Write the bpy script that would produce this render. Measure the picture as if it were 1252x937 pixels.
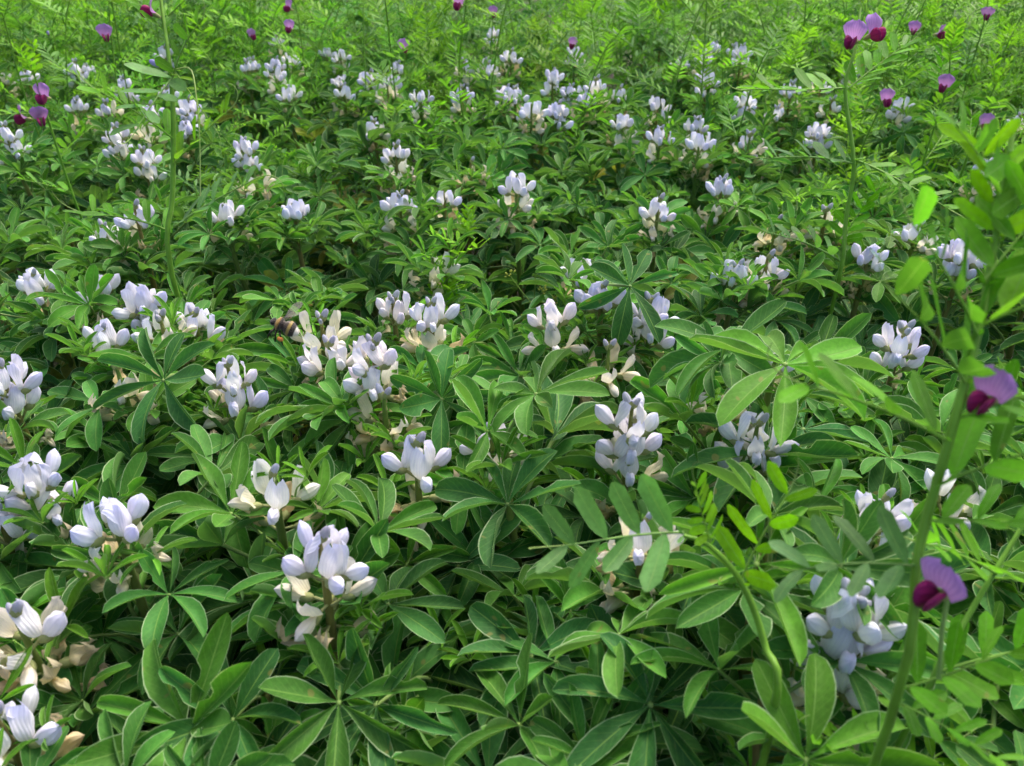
import bpy, math, random
import numpy as np
from mathutils import Matrix, Vector

random.seed(11)
RNG = np.random.default_rng(11)
scene = bpy.context.scene
for o in list(bpy.data.objects):
    bpy.data.objects.remove(o)

# ------------------------------------------------------------------ camera
H = 0.79                       # camera height (m)
PITCH = math.radians(31.7)     # degrees below the horizon
FPX = 983.0                    # focal length in photo pixels (photo 1252 x 937)
cam_d = bpy.data.cameras.new('camera')
cam = bpy.data.objects.new('camera', cam_d)
scene.collection.objects.link(cam)
cam.location = (0, 0, H)
cam.rotation_euler = (math.pi/2 - PITCH, 0, 0)
cam_d.sensor_width = 36
cam_d.lens = FPX/1252*36
cam_d.clip_start = 0.02
cam_d.clip_end = 500
cam_d.dof.use_dof = True
cam_d.dof.focus_distance = 0.62
cam_d.dof.aperture_fstop = 14
scene.camera = cam
scene.render.resolution_x, scene.render.resolution_y = 1024, 766

# ------------------------------------------------------------------ sky and sun
SUN_EL, SUN_AZ = math.radians(58), math.radians(28)    # azimuth from +Y (away from camera) towards +X
world = bpy.data.worlds.new('World'); scene.world = world
world.use_nodes = True
wn = world.node_tree
bg = wn.nodes['Background']
sky = wn.nodes.new('ShaderNodeTexSky'); sky.sky_type = 'NISHITA'; sky.sun_disc = False
sky.sun_elevation = SUN_EL; sky.sun_rotation = SUN_AZ
sky.air_density = 1.0; sky.dust_density = 7.0; sky.ozone_density = 1.0
wn.links.new(sky.outputs[0], bg.inputs[0]); bg.inputs[1].default_value = 0.15
sd = bpy.data.lights.new('sun', 'SUN'); sd.energy = 1.3; sd.angle = math.radians(22); sd.color = (1, 0.96, 0.88)
sun = bpy.data.objects.new('sun', sd); scene.collection.objects.link(sun)
sdir = Vector((math.sin(SUN_AZ)*math.cos(SUN_EL), math.cos(SUN_AZ)*math.cos(SUN_EL), math.sin(SUN_EL)))
sun.rotation_euler = sdir.to_track_quat('Z', 'Y').to_euler()
scene.view_settings.view_transform = 'Standard'
scene.view_settings.look = 'None'
scene.view_settings.gamma = 1
scene.view_settings.exposure = 1.08
scene.render.engine = 'CYCLES'
scene.cycles.use_adaptive_sampling = True
scene.cycles.adaptive_threshold = 0.03
scene.cycles.max_bounces = 5
scene.cycles.diffuse_bounces = 3
scene.cycles.glossy_bounces = 1
scene.cycles.transmission_bounces = 3
scene.cycles.transparent_max_bounces = 4

# ------------------------------------------------------------------ photo pixel -> place
FWD = Vector((0, math.cos(PITCH), -math.sin(PITCH)))
UP = Vector((0, math.sin(PITCH), math.cos(PITCH)))
def ray(px, py):
    return FWD + Vector((1, 0, 0))*((px-626)/FPX) + UP*((468.5-py)/FPX)
def on_level(px, py, z):              # point of that pixel at height z
    d = ray(px, py); t = (z-H)/d.z
    return Vector((0, 0, H)) + d*t
def at_depth(px, py, dep):
    return Vector((0, 0, H)) + ray(px, py)*dep

# ------------------------------------------------------------------ materials
def new_mat(name):
    m = bpy.data.materials.new(name); m.use_nodes = True
    nt = m.node_tree; nt.nodes.clear()
    return m, nt
class N:                                # tiny node helper
    def __init__(s, nt): s.nt = nt
    def node(s, t, **kw):
        n = s.nt.nodes.new(t)
        for k, v in kw.items(): setattr(n, k, v)
        return n
    def link(s, a, b): s.nt.links.new(a, b)
    def val(s, sock, v):
        if hasattr(v, 'is_linked') or isinstance(v, bpy.types.NodeSocket): s.link(v, sock)
        else: sock.default_value = v
    def math(s, op, a, b=0.0, c=0.0, clamp=False):
        n = s.node('ShaderNodeMath', operation=op, use_clamp=clamp)
        for i, v in enumerate((a, b, c)): s.val(n.inputs[i], v)
        return n.outputs[0]
    def mix(s, f, a, b, blend='MIX'):
        n = s.node('ShaderNodeMix', data_type='RGBA', blend_type=blend, clamp_factor=True)
        s.val(n.inputs[0], f); s.val(n.inputs[6], a); s.val(n.inputs[7], b)
        return n.outputs[2]
    def ramp(s, v, lo, hi, a=0.0, b=1.0):
        n = s.node('ShaderNodeMapRange', interpolation_type='SMOOTHSTEP')
        s.val(n.inputs[0], v)
        for i, q in enumerate((lo, hi, a, b)): n.inputs[i+1].default_value = q
        return n.outputs[0]
    def noise(s, vec, scale, detail=3.0, rough=0.5):
        n = s.node('ShaderNodeTexNoise')
        if vec is not None: s.link(vec, n.inputs['Vector'])
        n.inputs['Scale'].default_value = scale; n.inputs['Detail'].default_value = detail
        n.inputs['Roughness'].default_value = rough
        return n.outputs[0], n.outputs[1]

def leaf_material(name, margin, rib_w, margin_col, rib_col, under_mix, transl, rough=0.42, vein=0.0):
    m, nt = new_mat(name); g = N(nt)
    out = g.node('ShaderNodeOutputMaterial')
    uv = g.node('ShaderNodeUVMap')
    sep = g.node('ShaderNodeSeparateXYZ'); g.link(uv.outputs[0], sep.inputs[0])
    u, v = sep.outputs[0], sep.outputs[1]
    au = g.math('ABSOLUTE', g.math('MULTIPLY_ADD', u, 2.0, -1.0))
    info = g.node('ShaderNodeObjectInfo')
    geo = g.node('ShaderNodeNewGeometry')
    n1, _ = g.noise(geo.outputs['Position'], 60, 1)
    n2, _ = g.noise(geo.outputs['Position'], 480, 1)
    n3 = info.outputs['Random']
    col = info.outputs['Color']
    k = g.math('MULTIPLY_ADD', n1, 0.9, 0.55)
    k = g.math('MULTIPLY', k, g.math('MULTIPLY_ADD', n2, 0.5, 0.75))
    k = g.math('MULTIPLY', k, g.math('MULTIPLY_ADD', n3, 0.5, 0.75))
    kc = g.node('ShaderNodeCombineColor')
    for i in range(3): g.link(k, kc.inputs[i])
    col = g.mix(1.0, col, kc.outputs[0], 'MULTIPLY')
    if vein:
        # pinnate side veins running obliquely from the midrib
        ph = g.math('MULTIPLY_ADD', v, 62.0, g.math('MULTIPLY', au, -14.0))
        ph = g.math('MULTIPLY_ADD', n1, 2.5, ph)
        vn = g.ramp(g.math('SINE', ph), 0.8, 1.0, 0.0, vein)
        col = g.mix(vn, col, rib_col)
    nb, _ = g.noise(geo.outputs['Position'], 130, 0)
    col = g.mix(g.ramp(nb, 0.78, 0.83, 0.0, 0.6), col, (0.22, 0.20, 0.06, 1))
    rib = g.ramp(au, rib_w*0.4, rib_w, 0.75, 0.0)
    col = g.mix(rib, col, rib_col)
    if margin:
        mg = g.ramp(au, 1-margin, 1.0, 0.0, 0.8)
        mg = g.math('MULTIPLY', mg, g.math('MULTIPLY_ADD', n2, 0.8, 0.6), clamp=True)
        col = g.mix(mg, col, margin_col)
    back = geo.outputs['Backfacing']
    under = g.mix(0.5, col, (0.14, 0.24, 0.09, 1))
    col = g.mix(g.math('MULTIPLY', back, under_mix), col, under)
    p = g.node('ShaderNodeBsdfPrincipled')
    g.link(col, p.inputs['Base Color'])
    p.inputs['Roughness'].default_value = rough
    p.inputs['Specular IOR Level'].default_value = 0.17
    p.inputs['Sheen Weight'].default_value = 0.04
    p.inputs['Sheen Roughness'].default_value = 0.4
    p.inputs['Sheen Tint'].default_value = (0.85, 0.95, 0.85, 1)
    bump = g.node('ShaderNodeBump'); bump.inputs['Strength'].default_value = 0.35
    bump.inputs['Distance'].default_value = 0.0012
    hgt = g.math('ADD', g.math('MULTIPLY', n1, 0.6), g.math('MULTIPLY', n2, 0.3))
    hgt = g.math('SUBTRACT', hgt, rib)
    g.link(hgt, bump.inputs['Height']); g.link(bump.outputs[0], p.inputs['Normal'])
    tr = g.node('ShaderNodeBsdfTranslucent')
    tcol = g.mix(1.0, col, (1.5, 1.7, 0.65, 1), 'MULTIPLY')
    g.link(tcol, tr.inputs[0])
    ms = g.node('ShaderNodeMixShader'); ms.inputs[0].default_value = transl
    g.link(p.outputs[0], ms.inputs[1]); g.link(tr.outputs[0], ms.inputs[2])
    g.link(ms.outputs[0], out.inputs[0])
    return m

def stem_material(name):
    m, nt = new_mat(name); g = N(nt)
    out = g.node('ShaderNodeOutputMaterial'); p = g.node('ShaderNodeBsdfPrincipled')
    info = g.node('ShaderNodeObjectInfo'); geo = g.node('ShaderNodeNewGeometry')
    n1, _ = g.noise(geo.outputs['Position'], 90, 3)
    k = g.math('MULTIPLY_ADD', n1, 0.9, 0.55)
    kc = g.node('ShaderNodeCombineColor')
    for i in range(3): g.link(k, kc.inputs[i])
    col = g.mix(1.0, info.outputs['Color'], kc.outputs[0], 'MULTIPLY')
    g.link(col, p.inputs['Base Color']); p.inputs['Roughness'].default_value = 0.5
    p.inputs['Sheen Weight'].default_value = 0.04
    p.inputs['Specular IOR Level'].default_value = 0.25
    g.link(p.outputs[0], out.inputs[0])
    return m

def petal_material(name, tip_mul, base_mul, vein_dark, transl=0.35):
    m, nt = new_mat(name); g = N(nt)
    out = g.node('ShaderNodeOutputMaterial'); p = g.node('ShaderNodeBsdfPrincipled')
    uv = g.node('ShaderNodeUVMap'); sep = g.node('ShaderNodeSeparateXYZ'); g.link(uv.outputs[0], sep.inputs[0])
    info = g.node('ShaderNodeObjectInfo'); geo = g.node('ShaderNodeNewGeometry')
    n1, _ = g.noise(geo.outputs['Position'], 160, 3)
    col = g.mix(g.ramp(sep.outputs[1], 0.0, 0.4), base_mul, (1, 1, 1, 1))
    tipf = g.math('MULTIPLY', g.ramp(sep.outputs[1], 0.5, 1.0), g.math('MULTIPLY_ADD', n1, 0.8, 0.5), clamp=True)
    col = g.mix(tipf, col, tip_mul)
    ph = g.math('SINE', g.math('MULTIPLY', sep.outputs[0], 60.0))
    col = g.mix(g.ramp(ph, 0.5, 1.0, 0.0, vein_dark), col, (0.6, 0.58, 0.8, 1))
    k = g.math('MULTIPLY_ADD', n1, 0.3, 0.85)
    kc = g.node('ShaderNodeCombineColor')
    for i in range(3): g.link(k, kc.inputs[i])
    col = g.mix(1.0, col, kc.outputs[0], 'MULTIPLY')
    col = g.mix(1.0, col, info.outputs['Color'], 'MULTIPLY')
    g.link(col, p.inputs['Base Color'])
    p.inputs['Roughness'].default_value = 0.55
    p.inputs['Specular IOR Level'].default_value = 0.25
    p.inputs['Sheen Weight'].default_value = 0.1
    bm = g.node('ShaderNodeBump'); bm.inputs['Strength'].default_value = 0.5; bm.inputs['Distance'].default_value = 0.0006
    g.link(g.math('ADD', g.math('MULTIPLY', ph, 0.35), n1), bm.inputs['Height']); g.link(bm.outputs[0], p.inputs['Normal'])
    tr = g.node('ShaderNodeBsdfTranslucent'); g.link(col, tr.inputs[0])
    ms = g.node('ShaderNodeMixShader'); ms.inputs[0].default_value = transl
    g.link(p.outputs[0], ms.inputs[1]); g.link(tr.outputs[0], ms.inputs[2])
    g.link(ms.outputs[0], out.inputs[0])
    return m

def plain_material(name, col, rough=0.6, nscale=200, var=0.5, spec=0.3, transl=0.0):
    m, nt = new_mat(name); g = N(nt)
    out = g.node('ShaderNodeOutputMaterial'); p = g.node('ShaderNodeBsdfPrincipled')
    geo = g.node('ShaderNodeNewGeometry')
    n1, _ = g.noise(geo.outputs['Position'], nscale, 3)
    k = g.math('MULTIPLY_ADD', n1, var*2, 1-var)
    kc = g.node('ShaderNodeCombineColor')
    for i in range(3): g.link(k, kc.inputs[i])
    c = g.mix(1.0, (*col, 1), kc.outputs[0], 'MULTIPLY')
    g.link(c, p.inputs['Base Color'])
    p.inputs['Roughness'].default_value = rough; p.inputs['Specular IOR Level'].default_value = spec
    if transl:
        tr = g.node('ShaderNodeBsdfTranslucent'); g.link(c, tr.inputs[0])
        ms = g.node('ShaderNodeMixShader'); ms.inputs[0].default_value = transl
        g.link(p.outputs[0], ms.inputs[1]); g.link(tr.outputs[0], ms.inputs[2]); g.link(ms.outputs[0], out.inputs[0])
    else:
        g.link(p.outputs[0], out.inputs[0])
    return m

M_LEAF = leaf_material('lupin_leaf', 0.10, 0.06, (0.44, 0.56, 0.33, 1), (0.18, 0.33, 0.07, 1), 0.85, 0.30, 0.60, 0.16)
M_VLEAF = leaf_material('vetch_leaf', 0.0, 0.06, (0.3, 0.4, 0.2, 1), (0.20, 0.36, 0.10, 1), 0.5, 0.42, 0.48, 0.0)
M_STEM = stem_material('green_stem')
M_CALYX = plain_material('calyx', (0.33, 0.36, 0.14), 0.6, 300, 0.3, transl=0.2)
M_PETAL = petal_material('lupin_petal', (0.80, 0.82, 1.0, 1), (0.98, 0.96, 0.82, 1), 0.2)
M_VPETAL = petal_material('vetch_petal', (0.85, 0.85, 1.0, 1), (1.0, 0.9, 1.0, 1), 0.6)
M_BUD = plain_material('weed_bud', (0.36, 0.42, 0.06), 0.6, 400, 0.3, transl=0.2)

# soil
M_SOIL, nt = new_mat('soil'); g = N(nt)
out = g.node('ShaderNodeOutputMaterial'); p = g.node('ShaderNodeBsdfPrincipled'); geo = g.node('ShaderNodeNewGeometry')
a, _ = g.noise(geo.outputs['Position'], 60, 6, 0.65); b, _ = g.noise(geo.outputs['Position'], 7, 3)
c = g.mix(g.ramp(a, 0.35, 0.7), (0.014, 0.010, 0.006, 1), (0.048, 0.034, 0.021, 1))
c = g.mix(g.ramp(b, 0.45, 0.65, 0.0, 0.5), c, (0.03, 0.045, 0.012, 1))
g.link(c, p.inputs['Base Color']); p.inputs['Roughness'].default_value = 0.9
bp = g.node('ShaderNodeBump'); bp.inputs['Distance'].default_value = 0.01; g.link(a, bp.inputs['Height']); g.link(bp.outputs[0], p.inputs['Normal'])
g.link(p.outputs[0], out.inputs[0])

# ------------------------------------------------------------------ mesh pieces: (V, quads F, UV, material index)
def grid_faces(nr, nc, closed=False):
    cols = nc if closed else nc-1
    r = np.arange(nr-1)[:, None]; c = np.arange(cols)[None, :]
    c2 = (c+1) % nc
    return np.stack([(r+1)*nc+c, (r+1)*nc+c2, r*nc+c2, r*nc+c+0*c2], -1).reshape(-1, 4)
def piece(V, F, UV, mi=0):
    return (np.asarray(V, float), np.asarray(F, int), np.asarray(UV, float), np.full(len(F), mi, int))
def xf(pc, M):
    M = np.array(M); V = pc[0] @ M[:3, :3].T + M[:3, 3]
    return (V, pc[1], pc[2], pc[3])
def join(pcs):
    off = 0; V = []; F = []; U = []; I = []
    for q in pcs:
        V.append(q[0]); F.append(q[1]+off); U.append(q[2]); I.append(q[3]); off += len(q[0])
    return (np.concatenate(V), np.concatenate(F), np.concatenate(U), np.concatenate(I))
def setmat(pc, i): return (pc[0], pc[1], pc[2], np.full(len(pc[1]), i, int))
def build(name, pc, mats, smooth=True):
    V, F, UV, I = pc
    me = bpy.data.meshes.new(name)
    me.vertices.add(len(V)); me.vertices.foreach_set('co', V.astype(np.float32).ravel())
    me.loops.add(F.size); me.loops.foreach_set('vertex_index', F.astype(np.int32).ravel())
    me.polygons.add(len(F)); me.polygons.foreach_set('loop_start', np.arange(0, F.size, 4, dtype=np.int32))
    me.polygons.foreach_set('material_index', I.astype(np.int32))
    me.polygons.foreach_set('use_smooth', np.full(len(F), smooth))
    ul = me.uv_layers.new(name='UVMap'); ul.data.foreach_set('uv', UV[F.ravel()].astype(np.float32).ravel())
    for m in mats: me.materials.append(m)
    me.update(calc_edges=True)
    return me
def tube(pts, radii, sides=6, mi=0):
    P = np.array([list(q) for q in pts], float); n = len(P)
    R = np.interp(np.linspace(0, 1, n), np.linspace(0, 1, len(radii)), radii)
    T = np.gradient(P, axis=0); T /= np.linalg.norm(T, axis=1)[:, None]+1e-12
    a = np.array([1, 0, 0]) if abs(T[0][0]) < 0.8 else np.array([0, 1, 0])
    nrm = np.cross(T[0], a); nrm /= np.linalg.norm(nrm)
    V = []; UV = []
    for i in range(n):
        nrm = nrm - T[i]*np.dot(nrm, T[i]); nrm /= np.linalg.norm(nrm)+1e-12
        bn = np.cross(T[i], nrm)
        for k in range(sides):
            t = 2*math.pi*k/sides
            V.append(P[i]+R[i]*(math.cos(t)*nrm+math.sin(t)*bn)); UV.append((k/sides, i/(n-1)))
    return piece(V, grid_faces(n, sides, True), UV, mi)
def spline(pts, n):                       # Catmull-Rom through points
    P = [Vector(q) for q in pts]; P = [P[0]*2-P[1]]+P+[P[-1]*2-P[-2]]
    out = []; m = len(P)-3
    for i in range(n):
        t = i/(n-1)*m; s = min(int(t), m-1); t -= s
        a, b, c, d = P[s:s+4]
        out.append(0.5*((2*b)+(c-a)*t+(2*a-5*b+4*c-d)*t*t+(3*b-a-3*c+d)*t**3))
    return out
def blob(rx, ry, rz, nr=6, nc=8, mi=0, squeeze=0.0, curve=0.0):   # egg along +X from the origin, length 2*rx
    V = []; UV = []
    for i in range(nr+1):
        s = i/nr; th = math.pi*(0.02+0.96*s)
        x = rx*(1-math.cos(th)); rr = math.sin(th)*(1+squeeze*(s-0.5))
        for k in range(nc):
            t = 2*math.pi*k/nc
            V.append((x, ry*rr*math.sin(t), rz*rr*math.cos(t)+curve*s*s)); UV.append((k/nc, s))
    return piece(V, grid_faces(nr+1, nc, True), UV, mi)

def leaflet(w, fold, bend, wav, seed, kind='lupin', rows=8, cols=5, notch=None, twist=0.0):
    r = random.Random(seed); V = []; UV = []
    x = z = 0.0; prev = 0.0
    p1, p2 = r.uniform(0, 6), r.uniform(0, 6)
    side = r.uniform(-0.06, 0.06)
    for i in range(rows+1):
        t = i/rows; v = 1-(1-t)**1.25 if kind == 'lupin' else t
        dv = v-prev; prev = v
        th = bend*(v**1.3)
        x += dv*math.cos(th); z -= dv*math.sin(th)
        if kind == 'lupin':
            s = math.sin(math.pi*min(1, max(0.0, v))**1.5)
            s = max(s, 0)**(0.95-0.5*v)
            hw = w*0.5*max(s, 0.035 if v < 0.5 else 0.01)
        else:
            s = min(1.0, (max(v, 0.001)/0.3))**0.6*(0.86+0.14*v)
            if v > 0.9: s *= 1-((v-0.9)/0.1)**2.2*0.75
            hw = w*0.5*max(s, 0.08)
        for j in range(cols):
            u = -1+2*j/(cols-1); au = abs(u); h = hw
            if notch and (u > 0) == (notch[0] > 0) and u != 0:
                d = (v-notch[1])/notch[2]
                if abs(d) < 1: h = hw*(1-notch[3]*math.sqrt(1-d*d))
            yy = u*h*math.cos(fold*au**0.5) + side*v*v
            up = h*au**1.35*math.sin(fold)*1.0 + wav*h*au*math.sin(p1+v*7+(2 if u > 0 else 0)+p2*0)
            tw = twist*v
            yy2 = yy*math.cos(tw)-up*math.sin(tw); up = yy*math.sin(tw)+up*math.cos(tw)
            V.append((x+up*math.sin(th), yy2, z+up*math.cos(th))); UV.append((u*0.5+0.5, v))
    return piece(V, grid_faces(rows+1, cols), UV)

coll = scene.collection
link = coll.objects.link
def ob(name, me, parent=None, M=None, color=None):
    o = bpy.data.objects.new(name, me); link(o)
    if parent is not None: o.parent = parent
    if M is not None: o.matrix_basis = M
    if color is not None: o.color = (*color[:3], 1)
    return o
def tag(o, label, cat, group=None):
    o['label'] = label; o['category'] = cat
    if group: o['group'] = group
T = Matrix.Translation
def Rx(a): return Matrix.Rotation(a, 4, 'X')
def Ry(a): return Matrix.Rotation(a, 4, 'Y')
def Rz(a): return Matrix.Rotation(a, 4, 'Z')
def S(s): return Matrix.Scale(s, 4)
def jit(c, a, r=random):
    k = 1+r.uniform(-a, a)
    return tuple(max(0.0, x*k*(1+r.uniform(-a, a)*0.4)) for x in c)
def lerp(a, b, t): return tuple(x+(y-x)*t for x, y in zip(a, b))

# ------------------------------------------------------------------ ground
gx = np.concatenate([-np.geomspace(200, 3.2, 12), np.linspace(-3, 3, 90), np.geomspace(3.2, 200, 12)])
gy = np.concatenate([-np.geomspace(200, 1.2, 12), np.linspace(-1, 5, 90), np.geomspace(5.3, 300, 12)])
GX, GY = np.meshgrid(gx, gy)
GZ = 0.012*np.sin(GX*23+np.sin(GY*17)*2)+0.010*np.sin(GY*31+np.cos(GX*13)*2)+RNG.normal(0, 0.004, GX.shape)-0.01
GZ[(np.abs(GX) > 3) | (GY > 5) | (GY < -1)] = -0.01
gV = np.stack([GX.ravel(), GY.ravel(), GZ.ravel()], -1)
ground = ob('ground', build('ground', piece(gV, grid_faces(len(gy), len(gx)), gV[:, :2]), [M_SOIL]))
ground['kind'] = 'structure'

# ------------------------------------------------------------------ lupin leaf prototypes
LUP = []        # leaflet variants
for i in range(16):
    r = random.Random(100+i)
    nt_ = None
    if i in (3, 6, 9): nt_ = (r.choice((-1, 1)), r.uniform(0.45, 0.75), 0.09, 0.55)
    if i == 13: nt_ = (1, 0.82, 0.16, 0.5)
    LUP.append(leaflet(r.uniform(0.28, 0.38), r.uniform(0.35, 1.05), r.uniform(-0.2, 0.85), r.uniform(0, 0.2), i,
                       rows=(8 if not nt_ else 14), notch=nt_, twist=r.uniform(-0.55, 0.55)))
LUP_ME = [build('lupin_leaflet', q, [M_LEAF]) for q in LUP]
LUP_LO = [leaflet(0.33, 0.5, 0.4, 0.0, i, rows=4, cols=3) for i in range(3)]
YNG = []        # young, narrow, folded leaflets
for i in range(6):
    r = random.Random(300+i)
    YNG.append(leaflet(r.uniform(0.22, 0.29), r.uniform(0.7, 1.05), r.uniform(-0.1, 0.7), 0.05, 50+i))
YNG_ME = [build('lupin_young_leaflet', q, [M_LEAF]) for q in YNG]

class Proto: pass
def lupin_leaf_proto(seed, young=False):
    r = random.Random(1000+seed); q = Proto(); q.young = young
    n = r.choice((7, 7, 8, 8, 9)) if not young else r.choice((6, 7, 8))
    lp = r.uniform(0.8, 1.3)           # petiole length in leaflet lengths
    if young: lp = r.uniform(0.35, 0.6)
    rise = r.uniform(0.35, 0.75)
    pts = spline([(0, 0, 0), (0.3*lp, r.uniform(-.04, .04), 0.42*lp*rise*1.5), (0.82*lp, 0, 0.62*lp*rise*1.5)], 7)
    hub = pts[-1]; q.hub = hub.copy()
    q.pet = join([tube(pts, [0.030, 0.022, 0.024], 5), xf(blob(0.032, 0.032, 0.024, 4, 6), T(hub-Vector((0.032, 0, 0))))])
    tilt = r.uniform(-0.1, 1.0) if not young else r.uniform(-0.1, 0.4)
    elev = r.uniform(0.0, 0.85) if not young else r.uniform(0.45, 1.0)
    q.tilt, q.elev = tilt, elev
    q.ml = []
    span = math.radians(r.uniform(300, 330))
    for i in range(n):
        a = -span/2+span*i/(n-1)+r.uniform(-0.1, 0.1)
        sz = 0.66+0.34*math.cos(a/2)**1.0+r.uniform(-0.06, 0.06)
        M = T(hub) @ Ry(tilt) @ Rz(a) @ Ry(-(elev+r.uniform(-0.25, 0.25))) @ Rx(r.uniform(-0.5, 0.5)) @ S(sz)
        q.ml.append((r.randrange(6 if young else 16), M))
    src = YNG if young else LUP
    q.pet_me = build('lupin_petiole', q.pet, [M_STEM])
    q.joined = build('lupin_compound_leaf', join([q.pet]+[setmat(xf(src[k], M), 1) for k, M in q.ml]), [M_STEM, M_LEAF])
    q.lo = join([setmat(xf(LUP_LO[k % 3], M), 0) for k, M in q.ml])
    return q
LEAVES = [lupin_leaf_proto(i) for i in range(14)]
YOUNG = [lupin_leaf_proto(50+i, True) for i in range(6)]

# ------------------------------------------------------------------ lupin flower prototypes (unit = metre)
def std_petal(a, L=0.0165, w=0.0105, back=0.006, close=0.0, cr=0.0, seed=0):
    V = []; UV = []; rows, cols = 8, 7; r = random.Random(seed); p1, p2 = r.uniform(0, 6), r.uniform(0, 6)
    for i in range(rows+1):
        v = i/rows
        s = (math.sin(math.pi*(0.12+0.78*v**0.85)))**0.8
        th = a+0.22*v+cr*0.25*math.sin(5*v+p1)
        for j in range(cols):
            u = -1+2*j/(cols-1)
            hw = w*0.5*s*(1-0.5*close)*(1+cr*0.3*math.sin(9*v+p2*(1 if u > 0 else 2)))
            b_ = back*abs(u)**1.4*(0.5+0.5*v)*(1-close)-close*0.003*u*u + (0.0006+0.003*cr)*math.sin(8*v+4*u+p1)*v
            x = 0.0042+L*v*math.cos(th)-b_*math.sin(th)
            z = 0.0015+L*v*math.sin(th)*(1-0.07*(abs(u) < 0.3)*(v > 0.95))+b_*math.cos(th)
            V.append((x, u*hw, z)); UV.append((u*0.5+0.5, v))
    return piece(V, grid_faces(rows+1, cols), UV, 1)
def wing_petals(e, L=0.0150, fat=1.0, cr=0.0, seed=0):
    V = []; UV = []; nr, nc = 9, 12; r = random.Random(seed+50); p1 = r.uniform(0, 6)
    for i in range(nr+1):
        s = i/nr
        r_ = (0.26+0.80*math.sin(math.pi*min(1, s*0.78+0.04))**1.2)*(1-max(0, (s-0.66)/0.34)**2.6*0.96)
        for k in range(nc):
            t = 2*math.pi*k/nc; c_ = math.cos(t)
            cre = (0.0017 if c_ > 0 else -0.0011)*math.exp(-(math.sin(t)/0.30)**2)*math.sin(math.pi*min(1, s*1.05))   # open slit above, keel ridge below
            q_ = 1+cr*0.5*math.sin(7*s+3*t+p1)
            V.append((L*s, 0.0026*fat*r_*q_*math.sin(t), 0.0046*fat*r_*q_*c_-cre+0.0024*s*s+cr*0.004*math.sin(4*s+p1)*s)); UV.append((k/nc, s))
    return xf(piece(V, grid_faces(nr+1, nc, True), UV, 1), T(Vector((0.003, 0, 0.0008))) @ Ry(-e))
def calyx_piece(dx=0.0):
    ped = tube([(-0.006, 0, -0.002), (-0.002, 0, -0.0008), (0.0, 0, 0)], [0.0008, 0.0009], 5)
    cup = blob(0.0042, 0.0024, 0.0028, 5, 6)
    return join([ped, cup])
FL = []
for kk, (a, e, close, L, fat, cr) in enumerate(((1.00, 0.16, 0, .0158, 1.0, 0.05), (1.12, 0.28, 0.0, .0150, 1.06, 0.1), (0.90, 0.08, 0.1, .0162, 0.95, 0.1),
                                            (0.95, 0.28, 0.3, .0150, 1.0, 0.05), (0.9, 0.10, 0.35, .0145, 0.8, 0.45), (0.55, 0.05, 0.7, .0130, 0.66, 0.9),
                                            (1.15, 0.15, 0.0, .0156, 1.0, 0.1), (0.7, 0.1, 0.55, .0140, 0.85, 0.1), (0.75, -0.2, 0.6, .0125, 0.6, 1.1))):
    q = Proto()
    q.cal = calyx_piece(); q.std = std_petal(a, L*1.14, 0.0118, 0.0060, close, cr, kk); q.wing = wing_petals(e, L, fat, cr, kk)
    q.cal_me = build('lupin_calyx', q.cal, [M_CALYX, M_PETAL])
    q.std_me = build('lupin_standard', q.std, [M_CALYX, M_PETAL]); q.wing_me = build('lupin_wing', q.wing, [M_CALYX, M_PETAL])
    q.joined = build('lupin_flower', join([q.cal, q.std, q.wing]), [M_CALYX, M_PETAL])
    FL.append(q)
BUD_ME = build('lupin_bud', join([calyx_piece(), xf(blob(0.005, 0.0022, 0.0026, 5, 7, 1), T((0.002, 0, 0)))]), [M_CALYX, M_PETAL])
C_BLUE, C_WHITE, C_PINK, C_CREAM, C_BEIGE = (0.82, 0.81, 0.94), (0.95, 0.93, 0.92), (0.95, 0.87, 0.89), (0.90, 0.83, 0.58), (0.74, 0.58, 0.29)
G_OLD, G_MID, G_YNG = (0.028, 0.104, 0.036), (0.042, 0.155, 0.030), (0.130, 0.325, 0.022)

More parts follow.
